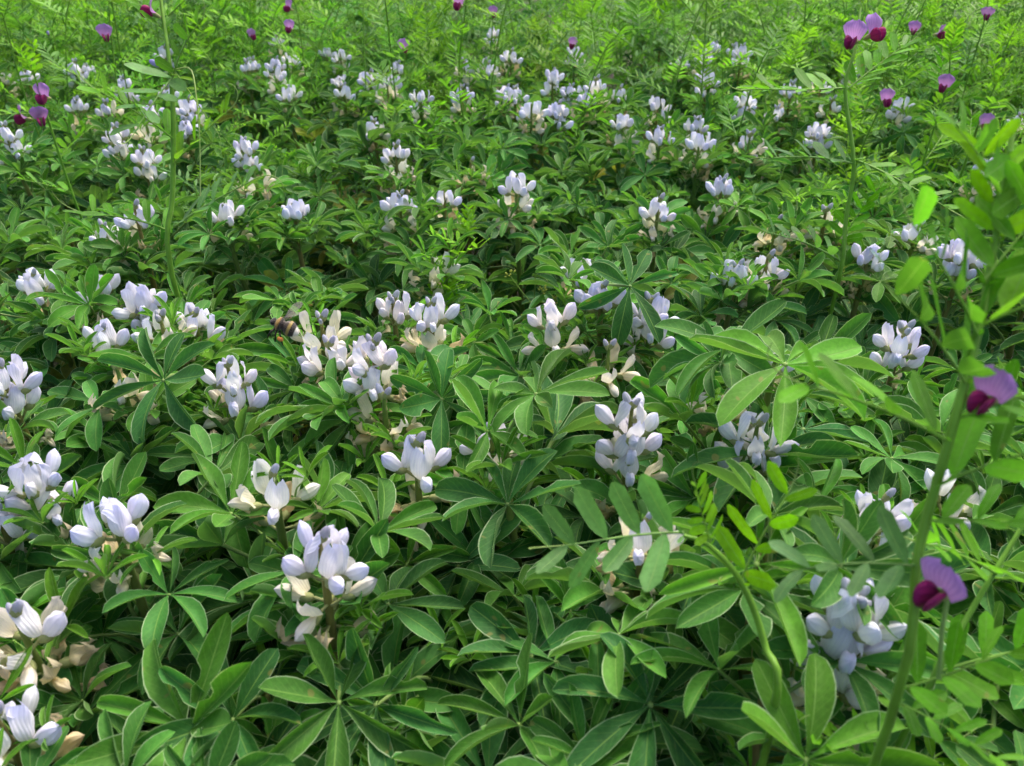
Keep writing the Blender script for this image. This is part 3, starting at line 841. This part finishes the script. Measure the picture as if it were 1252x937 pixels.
# big soft vetch at the right edge, close to the camera
pts = stem_to_ground(pd((1092, 870, .285), (1122, 680, .275), (1160, 540, .27), (1192, 420, .27), (1218, 290, .275), (1240, 150, .28)), 0.01, 0.01)
root, base = vetch_stem_plant(pts, 0.0017, 'large soft-focus vetch with purple flowers climbing at the right edge', 'vetch stems standing above the lupins', skip=True)
def rel(px, py, dep): return at_depth(px, py, dep)-base
def leaf_px(a, b, k, L=None, lsc=1.0, col=V_GRN, up=None, rt=None):
    p, q = rel(*a), rel(*b); d = q-p
    vetch_leaf(rt or root, p, d, L or d.length, jit(col, 0.1), True, up=up, k=k, lsc=lsc)
leaf_px((1195, 410, .27), (1120, 270, .26), 8, lsc=1.35)
leaf_px((1205, 350, .27), (1290, 220, .27), 9, lsc=1.3)
leaf_px((1160, 540, .27), (985, 470, .27), 10, lsc=1.1)
leaf_px((1170, 510, .27), (1310, 470, .26), 11, lsc=1.2)
leaf_px((1130, 640, .275), (1290, 640, .26), 8, lsc=1.1)
leaf_px((1122, 690, .275), (980, 690, .28), 9, lsc=1.35, col=V_BLU)
leaf_px((1225, 250, .275), (1180, 150, .27), 9, lsc=1.3)
leaf_px((1180, 470, .27), (1130, 400, .26), 8, L=0.045, lsc=1.5)
leaf_px((1215, 300, .275), (1200, 180, .28), 10, lsc=1.4, col=V_GRN2)
leaf_px((1235, 180, .28), (1290, 330, .27), 11, lsc=1.3)
leaf_px((1200, 400, .27), (1280, 370, .26), 8, L=0.05, lsc=1.5, col=V_GRN2)
leaf_px((1140, 600, .273), (1230, 560, .26), 9, L=0.05, lsc=1.4)
leaf_px((1100, 840, .285), (1250, 800, .27), 11, lsc=1.2)
leaf_px((1095, 860, .285), (1220, 930, .27), 1, lsc=1.1)
vetch_flower(root, rel(1222, 490, .272), Vector((-0.75, -0.4, 0.15)), 0, 0.76)
vetch_flower(root, rel(1162, 728, .272), Vector((-0.85, -0.4, 0.35)), 1, 0.88)
ob('flower_stalk', build('vetch_stalk', tube([rel(1148, 830, .278), rel(1152, 770, .274), rel(1160, 722, .272)], [0.0009, 0.0008], 5), [M_STEM]), root, None, (0.2, 0.33, 0.08))

# vetch reaching in front of the tall three-tier spike
pts = stem_to_ground(pd((945, 880, .33), (935, 790, .33), (908, 715, .328), (868, 668, .327), (836, 655, .33)), 0.01, 0.02)
root, base = vetch_stem_plant(pts, 0.0017, 'vetch shoot with upright grey-green leaflets in front of the tall lavender spike', 'vetch stems standing above the lupins', skip=True)
leaf_px((836, 655, .33), (690, 665, .335), 11, lsc=1.3, col=V_BLU, up=Vector((0, -0.6, 0.8)))
leaf_px((908, 715, .328), (960, 600, .32), 8, lsc=1.1, col=V_GRN2)
leaf_px((868, 668, .327), (840, 590, .32), 5, lsc=1.0, col=V_GRN2)

# second stem of vetch, leaning right in the lower right corner
pts = stem_to_ground(pd((1120, 870, .33), (1180, 760, .33), (1240, 660, .335), (1300, 560, .34)), -0.02, 0.02)
root, base = vetch_stem_plant(pts, 0.0014, 'leaning vetch stem crossing the lower right corner', 'vetch stems standing above the lupins', start=0.6, leafL=0.07, seed=4)

# upright shoot in the middle
pts = stem_to_ground(pd((545, 420, .80), (543, 370, .80), (552, 320, .79), (572, 285, .785)), 0.0, 0.02)
vetch_stem_plant(pts, 0.0018, 'upright bright green vetch shoot behind the pinkish central bunch', 'vetch stems standing above the lupins', start=0.80, step=0.016, leafL=0.05, col=V_GRN2, seed=5, lsc=1.3)

# tall stem at upper left
pts = stem_to_ground(pd((209, 330, .76), (211, 240, .75), (212, 150, .74), (208, 85, .74), (198, 10, .745), (192, -50, .75)), 0.01, 0.03)
root, base = vetch_stem_plant(pts, 0.0024, 'tall vetch stem with lilac bud and purple flower at upper left', 'vetch stems standing above the lupins', skip=True)
leaf_px((212, 90, .74), (165, 160, .70), 8, L=0.075, lsc=1.15, col=V_BLU)
leaf_px((211, 95, .74), (235, 30, .72), 9, L=0.06, lsc=1.1, col=V_GRN)
leaf_px((212, 170, .74), (150, 130, .72), 10, L=0.07, lsc=1.0)
leaf_px((212, 200, .745), (280, 140, .74), 11, L=0.07, lsc=1.0, col=V_GRN2)
leaf_px((212, 86, .74), (262, 150, .74), 3, L=0.06, lsc=0.5, col=V_GRN2)
leaf_px((211, 280, .755), (300, 225, .75), 2, L=0.085, col=V_BLU)
leaf_px((210, 285, .755), (130, 260, .75), 4, L=0.08)
leaf_px((205, 20, .745), (270, -30, .75), 5, L=0.07)
leaf_px((203, 40, .745), (140, -20, .75), 6, L=0.06)
vetch_flower(root, rel(197, 22, .744), Vector((-0.85, -0.25, 0.45)), 0, 0.95)
vetch_flower(root, rel(206, 84, .74), Vector((-0.9, -0.2, 0.25)), 0, 0.9, bud=True)
ob('tendril', build('vetch_long_tendril', tube(spline([rel(212, 86, .74), rel(233, 85, .735), rel(240, 120, .73), rel(244, 170, .735), rel(245, 240, .74)], 16), [0.0008, 0.0006], 5), [M_STEM]), root, None, (0.26, 0.36, 0.10))

# tall stem at upper right with a pair of flowers
pts = stem_to_ground(pd((1025, 345, .80), (1034, 270, .79), (1044, 200, .78), (1033, 110, .78), (1046, 60, .78), (1052, 10, .79)), 0.0, 0.03)
root, base = vetch_stem_plant(pts, 0.0021, 'tall vetch stem with a pair of lilac flowers at upper right', 'vetch stems standing above the lupins', skip=True)
leaf_px((1033, 108, .78), (910, 125, .80), 0, L=0.085)
leaf_px((1044, 196, .78), (1180, 265, .74), 2, L=0.10, lsc=0.8)
leaf_px((1043, 200, .78), (960, 190, .78), 3, L=0.08, col=V_BLU)
leaf_px((1027, 320, .795), (930, 270, .78), 4, L=0.08, col=V_BLU)
leaf_px((1034, 110, .78), (1120, 60, .79), 6, L=0.075)
leaf_px((1030, 300, .795), (1080, 210, .78), 7, L=0.06)
vetch_flower(root, rel(1048, 52, .775), Vector((-0.55, -0.6, 0.1)), 0, 1.15)
vetch_flower(root, rel(1056, 48, .775), Vector((0.35, -0.6, 0.3)), 0, 1.15)

# the other flowering ones: (flower pixels, depth, label)
OTHERS = [
 ([(50, 146), (62, 120)], .95, 0.0017, 'vetch with three dark purple flowers on the upper left'),
 ([(0, 33)], 1.15, .0015, 'vetch with one purple flower at the left edge, top'),
 ([(130, 47)], 1.20, .0014, 'vetch with one purple flower left of the tall left stem'),
 ([(60, 44)], 1.5, .0013, 'vetch with a tiny dark bud near the top left corner'),
 ([(305, 47)], 1.65, .0013, 'vetch with a dull purple flower right of the tall left stem'),
 ([(359, 13), (358, 37)], 1.45, .0014, 'vetch with two purple flowers one above the other, top left'),
 ([(566, 8)], 1.20, .0016, 'vetch with a lilac flower at the top edge near the middle'),
 ([(600, 18)], 1.55, .0014, 'vetch with dark withered flowers at the top near the middle'),
 ([(493, 62)], 1.45, .0014, 'vetch with one small purple flower above the far white row'),
 ([(703, 57)], 1.60, .0013, 'vetch with one small dark purple flower, top right of middle'),
 ([(1157, 109)], 1.05, .0016, 'vetch with one purple flower right of the lilac pair'),
 ([(1078, 124)], 1.10, .0015, 'vetch with a white and magenta flower under the lilac pair'),
 ([(1197, 153)], 1.05, .0022, 'vetch with a purple bloom on the sturdy stem near the right edge'),
 ([(1116, 41), (1140, 43)], 1.30, .0014, 'vetch with two small lilac flowers in the top right'),
 ([(1205, 20)], 1.30, .0014, 'vetch with flat lilac flower in the top right corner'),
 ([(866, 40)], 1.5, .0014, 'thin upright vetch stem right of middle at the top'),
]
for i, (fp, dep, rad, lab) in enumerate(OTHERS):
    r = random.Random(900+i)
    x0, y0 = fp[0]
    f0 = at_depth(x0, y0, dep)
    pts = [Vector((f0.x+r.uniform(-.06, .06), f0.y+r.uniform(0, .08), -0.005)), Vector((f0.x+r.uniform(-.03, .03), f0.y+0.03, f0.z*0.45)),
           Vector((f0.x+r.uniform(-.012, .012), f0.y+0.015, f0.z*0.8)), Vector((f0.x+0.004, f0.y+0.008, f0.z)), Vector((f0.x+r.uniform(-.02, .02), f0.y, f0.z+0.05))]
    root, base = vetch_stem_plant(pts, rad, lab, 'vetch in flower', near=dep < 1.1, start=0.55, leafL=0.07, seed=900+i)
    if i == 15: continue
    for k, (fx, fy) in enumerate(fp):
        if i == 3: vetch_flower(root, at_depth(fx, fy, dep)-base, Vector((0.3, -0.6, 0.3)), 0, 0.9, 0.4, True); continue
        vetch_flower(root, at_depth(fx, fy, dep)-base, Vector((r.uniform(-0.9, 0.9), -0.7, r.uniform(0, 0.3))), r.choice((0, 0, 1)), r.uniform(0.95, 1.12), 0.92)
        if i == 0 and k == 0: vetch_flower(root, at_depth(fx-10, fy, dep)-base, Vector((-0.8, -0.5, 0.1)), 0, 1.0, 0.8)

# tall wispy stems rising out of the tangle
for i in range(54):
    r = random.Random(8000+i)
    y = r.uniform(1.25, 2.3); x = (-1+2*((i % 34)+0.5+r.uniform(-.4, .4))/34)*(0.06+0.66*y); h = r.uniform(0.60, 0.74)
    if i >= 34: x = r.uniform(0.15, 0.72)*y; y = max(1.2, y-0.2); h = r.uniform(0.54, 0.68)
    lx, ly = r.uniform(-.12, .12), r.uniform(-.08, .08)
    pts = [Vector((x, y, -0.005)), Vector((x+lx*0.2, y+ly*.2, h*0.5)), Vector((x+lx*.5, y+ly*.5, h*0.8)), Vector((x+lx, y+ly, h)), Vector((x+lx*1.8, y+ly*1.6, h+r.uniform(-.02, .03)))]
    qx = to_px((x+lx, y+ly, h))[0]
    third = ('nearer one ' if y < 1.6 else '')+ZONES[max(0, min(9, int(qx//125.2)))]
    rt, bs = vetch_stem_plant(pts, 0.0012, 'tall wispy vetch stem above the tangle, '+third, 'wispy vetch stems', near=False, start=0.5, step=0.05, leafL=0.075, col=r.choice((V_GRN, V_GRN2, V_BLU)), seed=8100+i)
# ------------------------------------------------------------------ the bright vetch tangle behind: variants copied one by one
def vetch_variant(seed):
    r = random.Random(3000+seed); q = Proto()
    h = r.uniform(0.50, 0.60); pcs = []; leaves = []
    for b in range(r.choice((2, 3, 3))):
        a = r.uniform(0, 6.28); sp_ = r.uniform(0.02, 0.11); hh = h*r.uniform(0.85, 1.05)
        P = [(0, 0, 0), (math.cos(a)*sp_*0.5, math.sin(a)*sp_*0.5, hh*0.45), (math.cos(a)*sp_+r.uniform(-.03, .03), math.sin(a)*sp_+r.uniform(-.03, .03), hh*0.8),
             (math.cos(a)*sp_*1.5+r.uniform(-.04, .04), math.sin(a)*sp_*1.5+r.uniform(-.04, .04), hh)]
        sp = spline(P, 22); pcs.append(tube(sp, [0.0018, 0.0015, 0.0011], 5))
        side = r.uniform(0, 6.28)
        for i in range(5, 22):
            side += 2.6+r.uniform(-.5, .5)
            d = Vector((math.cos(side), math.sin(side), r.uniform(0.1, 0.9)))
            leaves.append(xf(r.choice(VLEAVES).full, aim(sp[i], d) @ S(r.uniform(0.05, 0.08)*(1 if i < 18 else 0.75))))
    q.stem = build('vetch_tangle_stem', join(pcs), [M_STEM]); q.fol = build('vetch_tangle_leaves', join(leaves), [M_STEM, M_VLEAF])
    q.h = h; q.raw = join(leaves)
    return q
VV = [vetch_variant(i) for i in range(10)]
vpts = []
def add_vetch(n, ylo, yhi, dmin, xf_=1.0, side=0):
    k = 0
    for _ in range(n*40):
        if k >= n: break
        y = random.uniform(ylo, yhi); x = random.uniform(-1, 1)*halfw(y)*xf_
        if side and not (x*side > 0.25*y): continue
        if any((x-a)**2+(y-b)**2 < dmin*dmin for a, b in vpts): continue
        vpts.append((x, y)); k += 1
add_vetch(85, 1.8, 2.5, 0.085)
add_vetch(85, 2.4, 3.3, 0.11)
add_vetch(22, 1.3, 1.9, 0.14)
add_vetch(8, 0.95, 1.4, 0.12, side=1)
add_vetch(7, 1.0, 1.4, 0.12, side=-1)
for i, (x, y) in enumerate(vpts):
    r = random.Random(4000+i); q = VV[r.randrange(10)]
    hs = r.uniform(0.88, 1.22) if y > 1.8 else r.uniform(0.84, 0.95)
    root = ob('vetch_plant', None, None, T((x, y, 0)) @ Rz(r.uniform(0, 6.28)) @ S(hs)); root.empty_display_size = 0.05
    qx, qy, qz = to_px((x, y, 0.5))
    third = ZONES[max(0, min(9, int(qx//125.2)))]
    tag(root, ('flowerless vetch in the ' if y > 1.8 else 'nearer flowerless vetch among lupins, ')+('front of the feathery tangle, ' if 1.8 < y < 2.4 else 'depth of the feathery tangle, ' if y > 1.8 else '')+third, 'vetch', 'vetch tangle at the back')
    ob('stem', q.stem, root, None, jit((0.14, 0.30, 0.03), 0.15, r))
    f = ob('foliage', q.fol, root, None, jit(r.choice((V_GRN, lerp(V_GRN, V_GRN2, 0.6), V_GRN2, V_BLU, lerp(V_GRN, G_OLD, 0.5))), 0.2, r)); f['kind'] = 'stuff'

# ------------------------------------------------------------------ field going on beyond the frame: uncountable mass
pcs = []
for i in range(2600):
    y = random.uniform(-0.6, 6.5); x = random.uniform(-4.5, 4.5)
    if y < 0.12 and abs(x) < 0.25: continue
    if 0.1 < y < 2.6:
        qx, qy, qz = to_px((x, y, 0.43))
        if -150 < qx < 1400 and qy < 1050: continue
    q = random.choice(LEAVES)
    for k in range(3):
        pcs.append(xf(q.lo, T((x+random.uniform(-.1, .1), y+random.uniform(-.1, .1), random.uniform(0.26, 0.44))) @ Rz(random.uniform(0, 6.28)) @ S(random.uniform(0.04, 0.055))))
o = ob('lupin_field', build('lupin_field', join(pcs), [M_LEAF]), None, None, G_MID)
o['kind'] = 'stuff'; o['label'] = 'mass of green lupin leaves continuing beyond the near plants'; o['category'] = 'lupin field'
pcs = []
for i in range(600):
    y = 0.8+5.7*random.random()**0.75 if i % 3 else random.uniform(3.3, 4.6); x = random.uniform(-4, 4)
    if abs(x) < halfw(y)+0.05 and y < 3.3: continue
    pcs.append(xf(random.choice(VV).raw, T((x, y, 0)) @ Rz(random.uniform(0, 6.28)) @ S(random.uniform(0.9, 1.1))))
pcs = [setmat(q, 0) for q in pcs]
o = ob('vetch_field', build('vetch_field', join(pcs), [M_VLEAF]), None, None, lerp(V_GRN, V_GRN2, 0.5))
o['kind'] = 'stuff'; o['label'] = 'mass of feathery green vetch far behind and beside the lupins'; o['category'] = 'vetch field'

# litter and low seedlings on the soil
pcs = []
for i in range(900):
    y = random.uniform(0.1, 1.8); x = random.uniform(-1, 1)*halfw(y)
    pcs.append(xf(LUP_LO[i % 3], T((x, y, random.uniform(0.004, 0.02))) @ Rz(random.uniform(0, 6.28)) @ Ry(random.uniform(-.4, .2)) @ Rx(random.uniform(-.5, .5)) @ S(random.uniform(0.02, 0.045))))
M_DEAD = plain_material('dead_leaf', (0.16, 0.10, 0.05), 0.8, 150, 0.5)
o = ob('leaf_litter', build('leaf_litter', join(pcs), [M_DEAD])); o['kind'] = 'stuff'
o['label'] = 'dry brown leaf litter on the dark soil'; o['category'] = 'litter'

# ------------------------------------------------------------------ small yellow-green weeds
def weed(px, py, z, seed, label):
    r = random.Random(seed); c = on_level(px, py, z); base = Vector((c.x, c.y+0.01, 0))
    root = ob('budding_weed', None, None, T(base)); tag(root, label, 'weed', 'small yellow-green weeds')
    col = (0.17, 0.30, 0.05)
    sp = spline([(0, 0, 0), (r.uniform(-.01, .01), 0, z*0.5), (0, -0.01, z)], 12)
    ob('stem', build('weed_stem', tube(sp, [0.0014, 0.0008], 5), [M_STEM]), root, None, col)
    for b in range(7):
        i = r.randrange(6, 11); p = Vector(sp[i]); a = r.uniform(0, 6.28)
        e = p+Vector((math.cos(a), math.sin(a), 1.2))*r.uniform(0.012, 0.03)
        br = ob('branch', build('weed_branch', tube([p, (p+e)/2+Vector((0, 0, -0.002)), e], [0.0007, 0.0005], 4), [M_STEM]), root, None, col)
        bl = []
        for k in range(9):
            d = Vector((r.uniform(-1, 1), r.uniform(-1, 1), r.uniform(0, 1.2)))*0.0045
            bl.append(xf(blob(0.0017, 0.0012, 0.0012, 4, 5), aim(e+d, d+Vector((0, 0, 0.001)))))
        ob('bud_cluster', build('weed_buds', join(bl), [M_BUD]), br)
    for b in range(4):
        i = r.randrange(5, 11)
        ob('leaf', r.choice(VL_ME), root, aim(Vector(sp[i]), Vector((r.uniform(-1, 1), r.uniform(-1, 1), 0.5))) @ S(r.uniform(0.015, 0.028)), V_GRN2)
weed(655, 335, 0.43, 1, 'thin weed with tiny greenish buds, left one in the central dark patch')
weed(690, 318, 0.43, 2, 'thin weed with tiny greenish buds, upper one behind the lilac central row')
weed(757, 340, 0.42, 3, 'thin weed with tiny buds right of the central dark patch')
weed(820, 210, 0.46, 4, 'bushy yellow-green budding weed among white spikes, upper right of centre')
weed(838, 226, 0.46, 5, 'yellow-green budding weed beside the bushy one, upper right of centre')
weed(862, 215, 0.455, 6, 'yellow-green budding weed, rightmost of three between white spikes')

# ------------------------------------------------------------------ bumblebee
bp_ = on_level(382, 405, ZC+0.025)
bdep = (bp_-Vector((0, 0, H))).dot(FWD)-0.055
hd, tl = at_depth(331, 391, bdep), at_depth(366, 407, bdep+0.004)
bee = ob('bumblebee', None, None, T(tl)); bee.empty_display_size = 0.02
tag(bee, 'fuzzy bumblebee with yellow bands and white tail at a white flower', 'bumblebee')
M_BEE, nt = new_mat('bee_fur'); g = N(nt)
out = g.node('ShaderNodeOutputMaterial'); p = g.node('ShaderNodeBsdfPrincipled')
uvn = g.node('ShaderNodeUVMap'); sp_ = g.node('ShaderNodeSeparateXYZ'); g.link(uvn.outputs[0], sp_.inputs[0])
cr = g.node('ShaderNodeValToRGB'); g.link(sp_.outputs[1], cr.inputs[0]); cr.color_ramp.interpolation = 'LINEAR'
els = cr.color_ramp.elements
stops = [(0.0, (0.012, 0.008, 0.006)), (0.17, (0.012, 0.008, 0.006)), (0.20, (0.32, 0.19, 0.025)), (0.27, (0.30, 0.17, 0.02)), (0.33, (0.02, 0.01, 0.008)),
         (0.58, (0.025, 0.012, 0.008)), (0.63, (0.36, 0.25, 0.06)), (0.68, (0.36, 0.25, 0.06)), (0.72, (0.02, 0.01, 0.008)), (0.84, (0.02, 0.01, 0.008)), (0.87, (0.75, 0.72, 0.66)), (1.0, (0.78, 0.75, 0.70))]
els[0].position = 0; els[0].color = (*stops[0][1], 1); els[1].position = 1; els[1].color = (*stops[-1][1], 1)
for s_, c_ in stops[1:-1]:
    e_ = els.new(s_); e_.color = (*c_, 1)
g.link(cr.outputs[0], p.inputs['Base Color']); p.inputs['Roughness'].default_value = 0.85; p.inputs['Sheen Weight'].default_value = 0.3
g.link(p.outputs[0], out.inputs[0])
LB = (tl-hd).length
BM = aim(hd-tl, tl-hd)                     # +X runs head to tail
prof = [(0.0, .02), (.03, .10), (.08, .145), (.13, .14), (.165, .10), (.19, .15), (.25, .235), (.32, .265), (.39, .235), (.44, .14), (.47, .15), (.54, .24), (.63, .285), (.72, .285), (.80, .245), (.88, .18), (.95, .09), (1.0, .015)]
V = []; UV = []
for s_, r_ in prof:
    for k in range(14):
        t = 2*math.pi*k/14
        V.append((s_*LB, math.sin(t)*r_*LB*0.95, math.cos(t)*r_*LB*0.9-0.10*LB*(s_-0.45)**2*2)); UV.append((k/14, s_))
ob('body', build('bee_body', piece(V, grid_faces(len(prof), 14, True), UV), [M_BEE]), bee, BM)
hv = []; hu = []; hf = []
for i in range(2600):
    s_ = random.uniform(0.04, 0.99); r_ = np.interp(s_, [a for a, _ in prof], [b for _, b in prof])*LB; t = random.uniform(0, 6.283)
    n_ = Vector((random.uniform(0.0, 0.6), math.sin(t), math.cos(t))).normalized()
    b0 = Vector((s_*LB, math.sin(t)*r_*0.93, math.cos(t)*r_*0.88-0.10*LB*(s_-0.45)**2*2)); w_ = n_.cross(Vector((1, 0.1, 0))).normalized()*0.00009
    e_ = b0+n_*random.uniform(0.0010, 0.0020)
    k = len(hv); hv += [b0-w_, b0+w_, e_+w_*0.2, e_-w_*0.2]; hu += [(0, s_)]*4; hf.append((k, k+1, k+2, k+3))
fur = ob('fur', build('bee_hairs', piece(np.array([list(q) for q in hv]), hf, hu), [M_BEE]), bee, BM); fur['kind'] = 'stuff'
M_BLACK = plain_material('bee_leg', (0.012, 0.008, 0.006), 0.4, 500, 0.3)
M_POLLEN = plain_material('pollen', (0.55, 0.20, 0.05), 0.8, 900, 0.3)
M_WING, nt = new_mat('bee_wing'); g = N(nt)
out = g.node('ShaderNodeOutputMaterial'); p = g.node('ShaderNodeBsdfPrincipled'); tb = g.node('ShaderNodeBsdfTransparent'); ms = g.node('ShaderNodeMixShader')
p.inputs['Base Color'].default_value = (0.30, 0.25, 0.22, 1); p.inputs['Roughness'].default_value = 0.25; ms.inputs[0].default_value = 0.45
g.link(tb.outputs[0], ms.inputs[1]); g.link(p.outputs[0], ms.inputs[2]); g.link(ms.outputs[0], out.inputs[0])
wing = leaflet(0.36, 0.1, 0.1, 0.05, 77, rows=8, cols=5); wing_me = build('bee_wing', wing, [M_WING])
for sgn, sc, a_, e_ in ((1, 0.80, 1.0, 0.9), (-1, 0.80, -1.0, 0.9), (1, 0.55, 0.6, 0.6), (-1, 0.55, -0.6, 0.6)):
    ob('wing', wing_me, bee, BM @ T((0.36*LB, sgn*0.12*LB, 0.2*LB)) @ Rz(a_) @ Ry(-e_) @ S(LB*sc))
for sgn in (-1, 1):
    ob('antenna', build('bee_antenna', tube([(0.03*LB, sgn*.06*LB, .08*LB), (-.06*LB, sgn*.12*LB, .16*LB), (-.16*LB, sgn*.16*LB, .10*LB)], [0.0003, 0.0002], 5), [M_BLACK]), bee, BM)
    for j, s_ in enumerate((0.24, 0.33, 0.42)):
        lp = [(s_*LB, sgn*.16*LB, -.16*LB), ((s_-.06+.08*j)*LB, sgn*.34*LB, -.22*LB), ((s_-.08+.16*j)*LB, sgn*.36*LB, -.42*LB), ((s_-.10+.2*j)*LB, sgn*.34*LB, -.50*LB)]
        lg = ob('leg', build('bee_leg', tube(spline(lp, 9), [0.0008, 0.0007, 0.0003], 6), [M_BLACK]), bee, BM)
        if j == 2:
            ob('pollen_load', build('bee_pollen', xf(blob(.11*LB, .08*LB, .085*LB, 6, 8), T(((s_+.02)*LB, sgn*.36*LB, -.30*LB))), [M_POLLEN]), lg)
